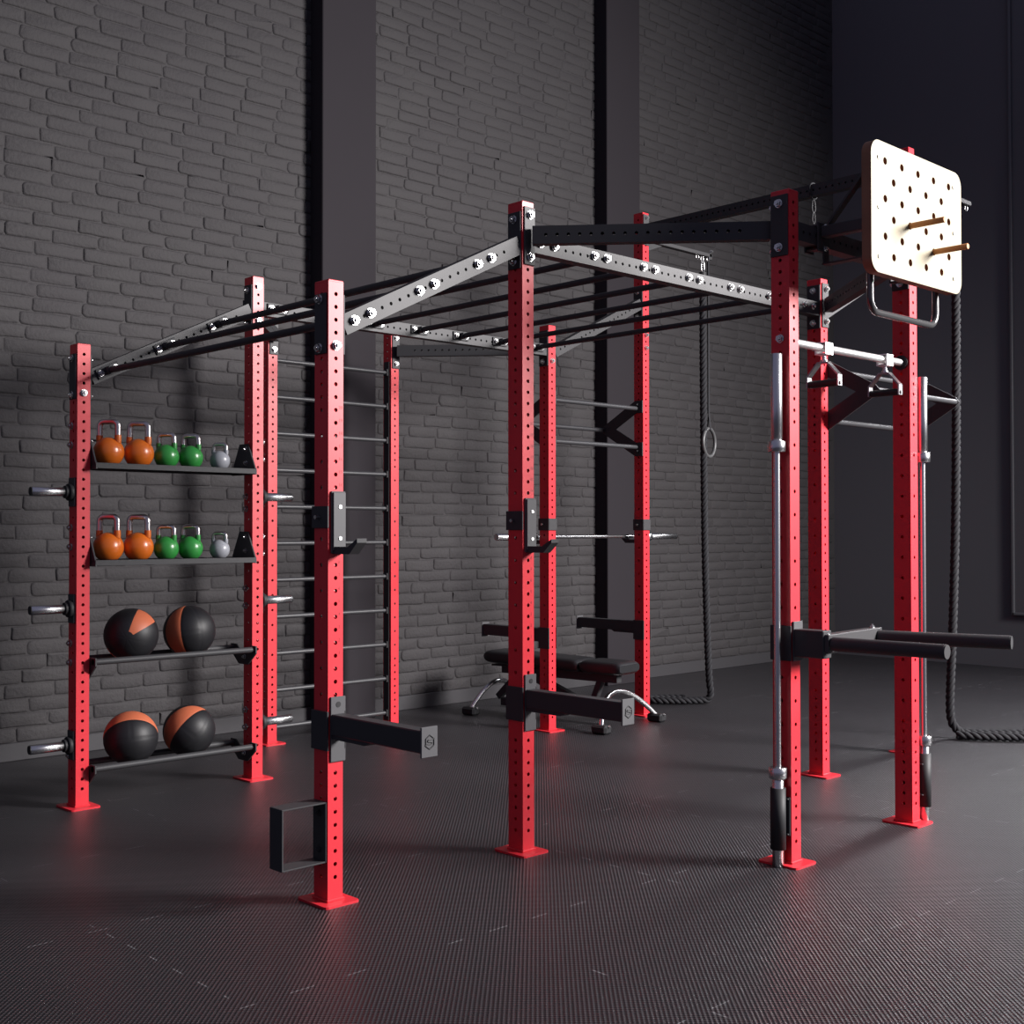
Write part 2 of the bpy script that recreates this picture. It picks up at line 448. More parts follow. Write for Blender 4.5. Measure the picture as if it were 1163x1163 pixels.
def endplate(t, c, n, wd, ht=.25, bz=(-.095, .095), m_='plate', bout=True, name='end_plate'):
    """flat bolted plate centred at c with outward normal n"""
    c = Vector(c); n = Vector(n).normalized(); x = n.cross(Vector((0, 0, 1)))
    mb = MB(); R = Matrix((x, n, Vector((0, 0, 1)))).transposed()
    mb.box(c+n*.004, (wd, .008, ht), .002, 0, R)
    p = part(name, mb, m_, t)
    bolts(p, [(c+n*.008+Vector((0, 0, b)), n) for b in bz])
    return p
a_, b_ = PA/2, PB/2
TOP = 2.74
# sloped beams, level beams: lit face sits a little inside the posts' front face
def ub(u0, u1, w, z0, z1, label): return beam(W(u0, w, z0), W(u1, w, z1), label, wid=.06)
t = ub(-P1+a_+.008, -a_-.008, .008, 2.235, 2.705, 'grey perforated beam sloping up from the nearest short upright to the centre upright')
endplate(t, W(-P1+a_, 0, 2.235), (1, 0, 0), .092, .235); endplate(t, W(-P1-a_, 0, 2.235), (-1, 0, 0), .075, .235, m_='black', name='backing_plate')
endplate(t, W(-a_, 0, 2.73), (-1, 0, 0), .080, .255, m_='black')
t = ub(-P1+a_+.008, -a_-.008, -Q+.008, 2.235, 2.705, 'grey perforated beam sloping up above the kettlebell shelves')
endplate(t, W(-P1+a_, -Q, 2.235), (1, 0, 0), .092, .235); endplate(t, W(-P1-a_, -Q, 2.235), (-1, 0, 0), .075, .235, m_='black', name='backing_plate')
endplate(t, W(-a_, -Q, 2.73), (-1, 0, 0), .080, .255, m_='black')
t = ub(a_+.008, P2-a_-.008, .008, TOP-.015, TOP-.015, 'long level grey beam with paired bolts running right from the centre upright')
endplate(t, W(a_, 0, TOP), (1, 0, 0), .088, .255, bz=()); endplate(t, W(P2-a_, 0, TOP), (-1, 0, 0), .088, .255, m_='black')
t = ub(a_+.008, P2-a_-.008, -Q+.008, TOP-.015, TOP-.015, 'long level grey beam nearest the brick wall, behind the overhead bars')
endplate(t, W(a_, -Q, TOP), (1, 0, 0), .088, .255, bz=()); endplate(t, W(P2-a_, -Q, TOP), (-1, 0, 0), .088, .255, m_='black')
t = ub(P2+a_+.008, P2+P1-a_-.008, -Q+.008, 2.72, 3.19, 'grey perforated beam sloping up to the tallest upright by the wall')
endplate(t, W(P2+a_, -Q, 2.72), (1, 0, 0), .088, .235, bz=()); endplate(t, W(P2+P1-a_, -Q, 3.19), (-1, 0, 0), .088, .235, m_='black')
t = ub(P2+a_+.008, P2+P1-a_-.008, .008, 2.72, 3.19, 'dark perforated beam sloping up behind the wooden peg board')
endplate(t, W(P2+a_, 0, 2.72), (1, 0, 0), .088, .235, bz=()); endplate(t, W(P2+P1-a_, 0, 3.19), (-1, 0, 0), .088, .235, m_='black')
t = ub(DX+a_+.008, P2-DX-a_-.008, OFF, TOP, TOP, 'level beam carrying the wooden peg board between the two front right uprights')
endplate(t, W(DX+a_, OFF, TOP), (1, 0, 0), .088, .255, bz=()); endplate(t, W(P2-DX-a_, OFF, TOP), (-1, 0, 0), .088, .255, m_='black')
endplate(t, W(DX-a_, OFF, TOP+.01), (-1, 0, 0), .085, .265, m_='black', name='backing_plate')
# diagonals
def diag(pa, pb, sa, sb, label):
    """diagonal between the broad faces of two uprights (sa, sb = +1 front face, -1 wall face)"""
    A = W(pa[0], pa[1]+sa*(b_+.03), TOP+.005); B = W(pb[0], pb[1]+sb*(b_+.03), TOP+.005)
    t = beam(A, B, label, wid=.05, m_='black', group='dark diagonal beams of the rig')
    endplate(t, W(pa[0]+.005, pa[1]+sa*b_, TOP+.01), (0, -sa, 0), .066, .26)
    endplate(t, W(pb[0]+.005, pb[1]+sb*b_, TOP+.01), (0, -sb, 0), .066, .26)
    return t
diag((0, 0), (DX, OFF), 1, -1, 'dark diagonal beam from the centre upright to the tall front right upright')
diag((P2, 0), (P2-DX, OFF), 1, -1, 'dark diagonal beam rising behind the hanging grips toward the peg board')
diag((0, -Q), (DX, -Q-OFF), -1, 1, 'short dark diagonal beam between the shelf upright and the ladder upright')
diag((P2, -Q), (P2-DX, -Q-OFF), -1, 1, 'dark perforated beam from the right ladder upright across the brick wall')
# top cross beam of the tall bay
t = beam(W(P2+P1, -b_-.008, 3.77), W(P2+P1, -Q+b_+.008, 3.77), 'dark high cross beam between the two tallest uprights', wid=.06, m_='black', group=None)
endplate(t, W(P2+P1, -b_, 3.77), (0, 1, 0), .066, .24); endplate(t, W(P2+P1, -Q+b_, 3.77), (0, -1, 0), .066, .24)

# ------------------------------------------------------------------ overhead bars
def overhead(u, z, label, src=None):
    if src: return dup(src, W(u, 0, z), label)
    t = thing('overhead_bar', W(0, 0, 0), label, 'bar', 'overhead bars between the two long beams')
    y0, y1 = .024, Q-.040
    mb = MB(); mb.cyl((0, y0, 0), (0, y1, 0), .0165, 20); part('bar', mb, 'black', t)
    for y, sg in ((y0, 1), (y1, -1)):
        mb = MB(); mb.box((0, y+sg*.004, 0), (.135, .008, .055), .003); mb.cyl((0, y+sg*.008, 0), (0, y+sg*.05, 0), .022, 20)
        part('flange', mb, 'black', t)
    bolts(t, [((dx, -.039, 0), (0, -1, 0)) for dx in (-.0445, .0445)], 'steel', .0175, .014)
    bolts(t, [((dx, y1-.008, 0), (0, -1, 0)) for dx in (-.0445, .0445)], 'steel', .015, .012)
    t.location = W(u, 0, z); return t
sl = (2.705-2.235)/(P1-2*a_-.016)
def zs(u): return 2.235+(u-(-P1+a_+.008))*sl
ob0 = overhead(-.912, zs(-.912), 'lowest black overhead bar, bolted beside the nearest short upright')
ob0.rotation_euler = (0, -math.atan(sl), 0)
for u, l in ((-.582, 'second lowest black overhead bar on the sloped beam'), (-.258, 'uppermost black overhead bar on the sloped beam, just left of the centre upright')):
    overhead(u, zs(u), l, ob0)
names = ['first black overhead bar right of the centre upright', 'second black overhead bar right of the centre upright', 'third black overhead bar right of the centre upright',
         'middle black overhead bar on the long level beam', 'fifth black overhead bar right of the centre upright', 'next to last black overhead bar toward the right',
         'last black overhead bar at the right end of the long level beam']
for k, l in enumerate(names):
    o = overhead(.131+.3585*k, TOP-.008, l, ob0); o.rotation_euler = (0, 0, 0)

# stray bolts belong to the posts they sit on
def post_of(u, w):
    for o in bpy.data.objects:
        if o.name.startswith('rig_upright') and (o.location-W(u, w, 0)).length < .02: return o
def bolts_on(u, w, items):
    t = post_of(u, w); mb = MB()
    for (f, z, off) in items:
        n = {'f': (0, -1, 0), 'l': (-1, 0, 0), 'r': (1, 0, 0)}[f]
        c = {'f': Vector((off, -b_, z)), 'l': Vector((-a_, off, z)), 'r': Vector((a_, off, z))}[f]
        mb = MB(); mb.bolt(c, n)
        o = bpy.data.objects.new('bolt', mb.mesh('bolt', [M['steel']])); COL.objects.link(o); o.parent = t
bolts_on(-P1, 0, [('f', 2.15, 0)])
bolts_on(-P1, -Q, [('f', 2.15, 0)]+[('l', z, .02) for z in (1.98, 1.88, 1.45, 1.35, .85, .75, .27)])
bolts_on(0, -Q, [('f', 2.85, 0), ('f', 2.65, 0)]+[('l', z, .02) for z in (1.63, 1.56, 1.10, 1.0, .40, .30)]+[('r', z, -.02) for z in (1.95, 1.85, 1.4, 1.3)])
bolts_on(DX, OFF, [('l', 2.26, 0)])
bolts_on(P2, 0, [('l', 2.5, 0)])
bolts_on(P2, -Q, [('f', 2.65, 0)])
bolts_on(P2+P1, -Q, [('f', 2.95, 0), ('f', 2.85, 0)])

# ------------------------------------------------------------------ wall ladder
t = thing('wall_ladder', W((P2)/2, -Q-OFF, 0), 'black ladder of horizontal rungs between two red uprights against the wall', 'ladder')
for u, sg in ((DX+a_, 1), (P2-DX-a_, -1)):
    mb = MB(); mb.box(W(u+sg*.005, -Q-OFF, 1.36), (.008, .06, 2.62), .002)
    for k in range(11): mb.box(W(u+sg*.014, -Q-OFF, .105+.2485*k), (.012, .045, .05), .003)
    part('side_rail', mb, 'black', t)
for k in range(11):
    mb = MB(); z = .105+.2485*k; mb.cyl(W(DX+a_+.015, -Q-OFF, z), W(P2-DX-a_-.015, -Q-OFF, z), .0155, 16); part('rung', mb, 'rung', t)

# ------------------------------------------------------------------ kettlebell shelves
SW = -2.256     # shelf centre line
def tray(z, label):
    t = thing('kettlebell_shelf', W(-P1/2, SW, z), label, 'shelf', 'flat black kettlebell shelves')
    u0, u1 = -P1+a_+.006, -a_-.006
    mb = MB(); mb.box(W((u0+u1)/2, SW, z-.004), (u1-u0, .25, .008), .002)
    for sg in (-1, 1): mb.box(W((u0+u1)/2, SW+sg*.127, z-.012), (u1-u0, .006, .030), .002)
    part('tray', mb, 'black', t)
    for u, sg in ((u0+.004, 1), (u1-.004, -1)):
        mb = MB()
        mb.prism([(-.131, -.030), (.131, -.030), (.125, 0), (.045, .150), (-.045, .150), (-.125, 0)], W(u, SW, z), (0, 1, 0), (0, 0, 1), .008)
        p = part('end_bracket', mb, 'black', t)
        bolts(p, [(W(u+sg*.004, SW+.03, z+zz), (sg, 0, 0)) for zz in (.04, .12)], 'steel', .012, .009)
        bolts(p, [(W(u-sg*.004, SW+.03, z+zz), (-sg, 0, 0)) for zz in (.04, .12)], 'satin', .010, .005)
    return t
tray(1.785, 'upper flat black kettlebell shelf'); tray(1.278, 'lower flat black kettlebell shelf, below the other kettlebells')
def ballrack(z, label):
    t = thing('ball_shelf', W(-P1/2, SW, z), label, 'shelf', 'two-rail medicine ball shelves')
    u0, u1 = -P1+a_+.006, -a_-.006
    for dw in (-.105, .105):
        mb = MB(); mb.cyl(W(u0, SW+dw, z), W(u1, SW+dw, z), .0165, 20); part('rail', mb, 'black', t)
    for u, sg in ((u0+.004, 1), (u1-.004, -1)):
        mb = MB()
        mb.prism([(-.135, -.02), (-.05, -.09), (.05, -.09), (.135, -.02), (.135, .022), (.08, .022), (.045, -.005), (-.045, -.005), (-.08, .022), (-.135, .022)], W(u, SW, z), (0, 1, 0), (0, 0, 1), .008)
        p = part('end_bracket', mb, 'black', t)
        bolts(p, [(W(u+sg*.004, SW+.02, z-.045), (sg, 0, 0))], 'steel', .012, .009)
    return t
RZ = (.752, .198)
ballrack(RZ[0], 'upper two-rail black shelf with two medicine balls'); ballrack(RZ[1], 'lowest two-rail black shelf near the floor with two medicine balls')

# ------------------------------------------------------------------ kettlebells
def kettlebell(R, H, m_, label):
    t = thing('kettlebell', (0, 0, 0), label, 'kettlebell', 'kettlebells on the two flat shelves')
    base = R*.55; cz = math.sqrt(R*R-base*base)
    prof = [(0.0001, 0), (base, 0)]
    a0 = math.asin(-cz/R)
    for k in range(1, 21):
        a = a0+(PI/2-a0)*k/20; prof.append((max(.0001, R*math.cos(a)), cz+R*math.sin(a)))
    mb = MB(); mb.lathe(prof, (0, 0, 0), 36)
    top = cz+R; hw = R*.64; hr = R*.20; ztop = H-hr; zc = cz+R*.62; cr = hw*.48
    # painted horns
    def arc(sg): return [(sg*hw*1.02, 0, zc), (sg*hw*1.05, 0, zc+(top-zc)*.6), (sg*hw*1.03, 0, top+(ztop-top)*.12)]
    for sg in (-1, 1): mb.tube(arc(sg), hr*1.12, 14)
    part('body', mb, m_, t)
    mb = MB(); path = [(-hw*1.03, 0, top+(ztop-top)*.10)]
    for k in range(9):
        a = PI-PI/2*k/8; path.append((-hw+cr+cr*math.cos(a)*1.05, 0, ztop-cr+cr*math.sin(a)))
    path += [(-x, y, z) for x, y, z in path[::-1]]
    mb.tube(path, hr, 14); part('handle', mb, 'kb_handle', t, 'bare polished metal handle')
    return t
kx = [(-.872, 'o'), (-.700, 'o'), (-.536, 'g'), (-.388, 'g'), (-.204, 's')]
spec = {'o': (.080, .246, 'kb_orange'), 'g': (.068, .192, 'kb_green'), 's': (.057, .152, 'kb_grey')}
lab = {('o', 0): 'orange kettlebell, left one', ('o', 1): 'orange kettlebell, right one', ('g', 0): 'green kettlebell, next to the orange ones', ('g', 1): 'green kettlebell, next to the grey one', ('s', 0): 'small grey kettlebell'}
kproto = {}
for row, z in (('upper', 1.785), ('lower', 1.278)):
    cnt = {}
    for u, c in kx:
        i = cnt.get(c, 0); cnt[c] = i+1
        l = lab[(c, i)]+', on the %s flat black shelf' % row
        if c in kproto: o = dup(kproto[c], W(u, SW, z+.0005), l)
        else: o = kproto[c] = kettlebell(*spec[c], l); o.location = W(u, SW, z+.0005)
        o.rotation_euler = (0, 0, -.96+random.uniform(-.05, .05))

# ------------------------------------------------------------------ medicine balls
def ball(u, z, label, axis, spin, panels, sd=.0013):
    R = .143; t = thing('medicine_ball', W(u, SW, z), label, 'ball', 'medicine balls on the two-rail shelves')
    t.location = (0, 0, 0)
    nl, na = 48, 96
    q = Vector((0, 0, 1)).rotation_difference(Vector(axis).normalized()) @ Matrix.Rotation(spin, 3, 'Z').to_quaternion()
    vs = []; fs = []; mi = []
    mbs = [MB(), MB()]
    grid = []
    for i in range(nl+1):
        th = PI*i/nl
        rowv = []
        for j in range(na):
            ph = 2*PI*j/na
            fr_ = (ph/(2*PI)*8) % 1; seam = min(fr_, 1-fr_)*(2*PI/8)*math.sin(th)*R
            seq = abs(th-PI/2)*R
            d = sd*max(0, 1-seam/.006)
            if (int(ph/(2*PI)*8) % 2): d = max(d, sd*max(0, 1-seq/.005))
            v = Vector((math.sin(th)*math.cos(ph), math.sin(th)*math.sin(ph), math.cos(th)))*(R-d)
            rowv.append(q @ v)
        grid.append(rowv)
    for i in range(nl):
        for j in range(na):
            k = (j+1) % na; pan = int(j/na*8)
            b = mbs[1] if pan in panels and panels[pan][0] <= i < panels[pan][1] else mbs[0]
            b.add([grid[i][j], grid[i][k], grid[i+1][k], grid[i+1][j]], [[0, 3, 2, 1]], 0, True)
    part('cover', mbs[0], 'leather', t); part('panel', mbs[1], 'leather_o', t, 'orange leather panel')
    # weld for smooth shading
    for ch in t.children:
        me = ch.data
        import bmesh
        bm = bmesh.new(); bm.from_mesh(me); bmesh.ops.remove_doubles(bm, verts=bm.verts, dist=1e-5); bmesh.ops.recalc_face_normals(bm, faces=bm.faces)
        c = sum((f.normal.dot(f.calc_center_median()) for f in bm.faces))
        if c < 0: bmesh.ops.reverse_faces(bm, faces=bm.faces)
        bm.to_mesh(me); bm.free()
    t.location = W(u, SW, z); return t
dz = math.sqrt((.143+.0165)**2-.105**2)
# ball frames: right, up and out as one stands facing the shelf
_o = (Vector((-3.81, -3.92, 0))-Vector((-.57, -SW, 0))).normalized()
def dirv(x, y, z): return Vector((-_o.y, _o.x, 0))*x+eu*y+_o*z
def aligned(axis, toward):
    """spin so that panel 0's centre meridian points to 'toward'"""
    axis = Vector(axis).normalized(); q = Vector((0, 0, 1)).rotation_difference(axis)
    tl = q.inverted() @ Vector(toward); return math.atan2(tl.y, tl.x)-PI/8
ax = dirv(-.14, -.05, 1); ball(-.740, RZ[0]+dz, 'black medicine ball with an orange wedge pointing up right, upper shelf', ax, aligned(ax, dirv(.62, .78, 0)), {0: (4, 24), 4: (17, 24)}, .0004)
ax = dirv(-.12, 1, -.04); ball(-.393, RZ[0]+dz, 'black medicine ball with an upright orange panel on its left, upper shelf', ax, aligned(ax, dirv(-.67, 0, .74)), {0: (0, 48)})
ax = dirv(1, .06, -.05); ball(-.740, RZ[1]+dz, 'black medicine ball with an orange band over its top, lowest shelf', ax, aligned(ax, dirv(0, .96, .29)), {0: (0, 48)})
ax = dirv(.65, .75, -.05); ball(-.393, RZ[1]+dz, 'black medicine ball with an orange panel on its upper left, lowest shelf', ax, aligned(ax, dirv(-.57, .50, .64)), {0: (0, 48)})

# ------------------------------------------------------------------ storage pegs
def storage(u, sg, z, label, src=None):
    loc = W(u, -Q, z)
    if src: return dup(src, loc, label)
    t = thing('storage_peg', (0, 0, 0), label, 'peg', 'weight storage pegs on the shelf uprights')
    mb = MB(); mb.cyl((sg*.045, 0, 0), (sg*.220, 0, 0), .0245, 28, ch=.002); part('sleeve', mb, 'chrome', t)
    mb = MB(); mb.cyl((sg*.220, 0, 0), (sg*.224, 0, 0), .0225, 24); part('end_cap', mb, 'grip', t, 'black end cap')
    mb = MB(); mb.cyl((sg*.010, 0, 0), (sg*.03, 0, 0), .045, 28, ch=.003); mb.cyl((sg*.03, 0, 0), (sg*.046, 0, 0), .033, 28); part('collar', mb, 'rubber', t)
    mb = MB(); mb.box((sg*.005, 0, 0), (.010, .07, .15), .002); part('mounting_plate', mb, 'plate', t)
    t.location = loc; return t
pl = None
for z, l in ((1.634, 'top'), (1.03, 'middle'), (.325, 'bottom')):
    o = storage(-P1-a_, -1, z, '%s chrome weight peg on the left face of the far left upright' % l, pl); pl = pl or o
pl = None
for z, l in ((1.63, 'top'), (1.028, 'middle'), (.32, 'bottom')):
    o = storage(a_, 1, z, '%s chrome weight peg right of the shelves, pointing right' % l, pl); pl = pl or o

# ------------------------------------------------------------------ J-cups
def jcup(u, w, z, sgn, label):
    """sgn +1: hook points out to the room, -1: toward the wall"""
    t = thing('j_cup', W(u, w, z), label, 'hook', 'barbell hooks on the uprights')
    f = w+sgn*b_; s = sgn
    mb = MB(); mb.box(W(u+.008, f+s*.004, z), (.066, .008, .24), .002)
    mb.box(W(u+.008, f+s*.012, z+.003), (.058, .008, .225), .002); part('plate', mb, 'bracket', t)
    for dz_ in (-.062, .060):
        mb = MB(); mb.cyl(W(u+.010, f+s*.0155, z+dz_), W(u+.010, f+s*.019, z+dz_), .0075, 14); part('rivet', mb, 'bright', t, 'bright rivet head')
    mb = MB()
    mb.prism([(.0, -.122), (.110, -.122), (.160, -.078), (.160, -.062), (.100, -.094), (0, -.094)], W(u+.006, f, z), (0, -s, 0), (0, 0, 1), .045)
    part('hook', mb, 'black', t)
    for sx in (-1, 1):
        mb = MB(); mb.box(W(u+sx*(a_+.005), w, z+.02), (.008, PB+.014, .085), .002); part('side_wrap', mb, 'black', t)
    mb = MB(); mb.cyl(W(u-a_-.03, w, z+.02), W(u+a_+.03, w, z+.02), .008, 12); part('pin', mb, 'steel', t)
    return t
jcup(-P1, 0, 1.465, 1, 'grey and black barbell hook on the nearest short upright')
jcup(0, 0, 1.457, 1, 'grey and black barbell hook on the centre upright')
jcup(P2, -Q, 1.457, -1, 'black barbell hook under the left end of the racked barbell')
jcup(P2+P1, -Q, 1.457, -1, 'black barbell hook under the right end of the racked barbell')
# front straps of the two wall-side hooks
for o in [q for q in bpy.data.objects if q.name.startswith('j_cup') and 'racked' in q.get('label', '')]:
    mb = MB(); c = o.location
    mb.box((c.x, c.y-b_-.004, c.z+.02), (.078, .008, .085), .002); part('front_strap', mb, 'plate', o)

# ------------------------------------------------------------------ spotter arms with logo plate
def logo(mb, o, r, s):
    """hexagon outline crossed by an S curve"""
    o = Vector(o)
    H = [o+Vector((math.sin(PI/3*k)*r*.86*s, 0, math.cos(PI/3*k)*r)) for k in range(6)]
    for k in range(6):
        mb.cyl(H[k], H[(k+1) % 6], r*.085, 8)
    X = lambda a, b: o+Vector((a*r*s, 0, b*r))
    for seg in ([X(.86, .45), X(.30, .30), X(-.30, .32), X(-.40, .08), X(.0, -.02)], [X(-.86, -.45), X(-.30, -.30), X(.30, -.32), X(.40, -.08), X(.0, .02)]):
        for p, q in zip(seg, seg[1:]): mb.cyl(p, q, r*.085, 8)
def spotter(u, w, z, sgn, L, label):
    t = thing('spotter_arm', W(u, w, z), label, 'safety arm', 'black safety arms on the uprights')
    f = w+sgn*b_; s = sgn; yd = Vector((0, -s, 0))
    mb = MB(); mb.box(W(u, f+s*(.012+L/2), z+.02), (.062, L, .08), .004)
    mb.prism([(.01, -.055), (.22, -.055), (.30, -.02), (.01, -.02)], W(u, f, z+.02), yd, (0, 0, 1), .05); part('arm', mb, 'black', t)
    mb = MB(); mb.box(W(u+.008, f+s*.004, z), (.07, .008, .25), .006); p = part('front_plate', mb, 'bracket', t)
    mb = MB(); mb.cyl(W(u+.008, f+s*.008, z+.095), W(u+.008, f+s*.0095, z+.095), .011, 16); part('bolt_hole', mb, 'grip', p, 'dark round hole')
    for sx in (-1, 1):
        mb = MB(); mb.box(W(u+sx*(a_+.0055), w, z-.005), (.009, PB+.016, .15), .003); part('side_wrap', mb, 'black', t)
    mb = MB(); mb.box(W(u, f+s*(.016+L), z+.02), (.075, .008, .108), .008); p = part('end_plate', mb, 'bracket', t)
    if sgn > 0:
        mb = MB(); logo(mb, W(u, f+s*(.0205+L), z+.02), .025, 1); part('logo', mb, 'logo', p, 'black hexagonal logo')
    return t
spotter(-P1, 0, .668, 1, .545, 'black safety arm with logo end plate on the nearest short upright')
spotter(0, 0, .668, 1, .565, 'black safety arm with logo end plate on the centre upright')
spotter(P2, -Q, .668, -1, .60, 'black safety arm left of the flat bench, pointing to the wall')
spotter(P2+P1, -Q, .668, -1, .60, 'black safety arm right of the flat bench, pointing to the wall')

# ------------------------------------------------------------------ loop brackets
def loop_bracket(u, w, z0, z1, L, label):
    t = thing('loop_bracket', W(u, w, z0), label, 'bracket')
    mb = MB(); mb.box(W(u-.004, w, (z0+z1)/2), (.008, .084, z1-z0), .002)
    p = part('mounting_plate', mb, 'black', t)
    bolts(p, [(W(u-.008, w, z0+(z1-z0)*q), (-1, 0, 0)) for q in (.2, .8)], 'black', .011, .008)
    mb = MB()
    for zz in (z0+.003, z1-.003): mb.box(W(u-L/2-.004, w, zz), (L-.008, .084, .006), .0015)
    mb.box(W(u-L, w, (z0+z1)/2), (.008, .084, z1-z0), .002)
    part('loop', mb, 'black', t); return t
loop_bracket(-P1-a_, 0, .160, .392, .20, 'black rectangular loop bracket on the nearest short upright')

# ------------------------------------------------------------------ barbells
def barbell(L, sl_, label):
    t = thing('barbell', (0, 0, 0), label, 'barbell', 'steel barbells')
    mb = MB(); mb.cyl((0, 0, sl_), (0, 0, L-sl_), .0142, 24); part('shaft', mb, 'chrome', t)
    for z0, z1, c0, c1 in ((0.0, sl_-.02, sl_-.035, sl_+.012), (L-sl_+.02, L, L-sl_-.012, L-sl_+.035)):
        mb = MB(); mb.cyl((0, 0, z0), (0, 0, z1), .025, 28, ch=.002); p = part('sleeve', mb, 'chrome', t)
        mb = MB(); mb.cyl((0, 0, c0), (0, 0, c1), .038, 28, ch=.003); part('collar', mb, 'chrome', p)
    return t
bb = barbell(2.19, .41, 'steel barbell standing upright against the tall front right upright')
bb.location = W(.615, .938, .0)
b2 = dup(bb, W(1.822, .975, 0), 'steel barbell standing upright just right of the peg board upright')
b3 = barbell(2.01, .37, 'steel barbell lying in the rack above the flat bench')
BZ = 1.457-.085+.0145
b3.location = W(2.04, -Q-b_-.075, BZ+.0); b3.rotation_euler = (0, PI/2, 0)
def holder(u, w, label, bu):
    t = thing('barbell_holder', W(u, w, .2), label, 'holder', 'black tube holders for standing barbells')
    mb = MB(); n = 28
    prof = [(.0262, .075), (.033, .075), (.033, .335), (.0262, .335)]
    mb.lathe(prof, W(u, w, 0), n); part('tube', mb, 'rubber', t)
    sg = 1 if bu > u else -1
    mb = MB(); mb.box(W(bu-sg*.004, OFF, .21), (.008, .084, .165), .002); part('mounting_plate', mb, 'black', t)
    e0, e1 = u+sg*.028, bu-sg*.008
    for zz in (.135, .285):
        mb = MB(); mb.box(W((e0+e1)/2, (w+OFF)/2, zz), (abs(e1-e0), .07, .007), .002); part('arm', mb, 'black', t)
    return t
holder(.615, .938, 'black tube holder around the foot of the left standing barbell', DX-a_)
holder(1.822, .975, 'black tube holder around the foot of the right standing barbell', P2-DX+a_)

# ------------------------------------------------------------------ chrome bar with two hanging grips
t = thing('pull_up_bar', W((DX+P2-DX)/2, OFF, 2.255), 'bright chrome straight bar between the two front right uprights', 'bar')
mb = MB(); mb.cyl(W(DX+a_+.006, OFF, 2.255), W(P2-DX-a_-.006, OFF, 2.255), .0175, 24); part('bar', mb, 'bright', t)
for u, sg in ((DX+a_, 1), (P2-DX-a_, -1)):
    mb = MB(); mb.cyl(W(u, OFF, 2.255), W(u+sg*.008, OFF, 2.255), .036, 24); part('flange', mb, 'black', t)
def hang_grip(u, label, src=None):
    if src: return dup(src, W(u, OFF, 2.255), label)
    t = thing('hanging_grip', (0, 0, 0), label, 'grip', 'hanging grips on the chrome bar')
    mb = MB()
    mb.box((0, 0, .021), (.062, .058, .006), .002); mb.box((0, -.0255, -.004), (.062, .006, .05), .002); mb.box((0, .0255, -.004), (.062, .006, .05), .002)
    mb.box((0, 0, -.029), (.062, .058, .006), .002); part('clamp', mb, 'bright', t)
    mb = MB(); mb.cyl((0, 0, -.032), (0, 0, -.062), .010, 14); mb.cyl((0, 0, -.055), (0, 0, -.066), .017, 16); part('swivel', mb, 'steel', t)
    mb = MB(); hw = .082
    pts = [(-hw, -.175), (-hw, -.125), (-.026, -.063), (.026, -.063), (hw, -.125), (hw, -.175)]
    th = .007
    ins = [(-hw+th, -.175), (-hw+th, -.128), (-.023, -.063-th), (.023, -.063-th), (hw-th, -.128), (hw-th, -.175)]
    for k in range(5):
        mb.prism([pts[k], pts[k+1], ins[k+1], ins[k]], (0, 0, 0), (0, 1, 0), (0, 0, 1), .034)
    for sg in (-1, 1): mb.cyl((0, sg*(hw+.001), -.162), (0, sg*(hw+.006), -.162), .008, 12)
    part('frame', mb, 'satin', t)
    mb = MB(); mb.cyl((0, -hw+.008, -.160), (0, hw-.008, -.160), .0165, 20); part('handle', mb, 'grip', t)
    t.location = W(u, OFF, 2.255); return t
h1 = hang_grip(1.005, 'left hanging grip with black handle on the chrome bar'); hang_grip(1.545, 'right hanging grip with black handle on the chrome bar', h1)

# ------------------------------------------------------------------ peg board
BW = 1.28; u0, u1, bz0, bz1 = .812, 1.622, 2.526, 3.090; TH = .045
t = thing('peg_board', W((u0+u1)/2, BW, bz0), 'pale wooden climbing peg board with rows of round holes', 'climbing board')
import bmesh
def board():
    holes = []
    for r in range(6):
        z = 3.011-.0808*r
        for c in range(5 if r % 2 == 0 else 4):
            holes.append(((.928 if r % 2 == 0 else .9995)+.143*c, z))
    bm = bmesh.new()
    cr_ = .062; outer = []
    for (sx, sz, a0) in ((1, 1, 0), (0, 1, PI/2), (0, 0, PI), (1, 0, 1.5*PI)):
        cx = (u1-cr_) if sx else (u0+cr_); cz = (bz1-cr_) if sz else (bz0+cr_)
        for k in range(9): a = a0+PI/2*k/8; outer.append((cx+cr_*math.cos(a), cz+cr_*math.sin(a)))
    rings = [outer]
    for (x, z) in holes: rings.append([(x+.0162*math.cos(2*PI*k/20), z+.0162*math.sin(2*PI*k/20)) for k in range(20)])
    edges = []
    for rg in rings:
        vs = [bm.verts.new(W(x, BW, z)) for x, z in rg]
        edges += [bm.edges.new((vs[i], vs[(i+1) % len(vs)])) for i in range(len(vs))]
    r = bmesh.ops.triangle_fill(bm, use_beauty=True, use_dissolve=False, edges=edges)
    faces = [f for f in bm.faces]
    # drop triangles filling the holes
    bad = []
    for f in faces:
        c = f.calc_center_median()
        for (x, z) in holes:
            if math.hypot(c.x-x, c.z-z) < .0161 and all(math.hypot(v.co.x-x, v.co.z-z) < .0165 for v in f.verts): bad.append(f); break
    bmesh.ops.delete(bm, geom=bad, context='FACES_ONLY')
    g = bmesh.ops.extrude_face_region(bm, geom=list(bm.faces))
    bmesh.ops.translate(bm, vec=(0, TH, 0), verts=[v for v in g['geom'] if isinstance(v, bmesh.types.BMVert)])
    bmesh.ops.recalc_face_normals(bm, faces=bm.faces)
    me = bpy.data.meshes.new('panel')
    bmesh.ops.translate(bm, vec=-t.location, verts=bm.verts)
    for f in bm.faces: f.material_index = 0 if abs(f.normal.y) > .9 else 1
    bm.to_mesh(me); bm.free(); me.materials.append(M['ply']); me.materials.append(M['plyedge'])
    o = bpy.data.objects.new('panel', me); COL.objects.link(o); o.parent = t
board()
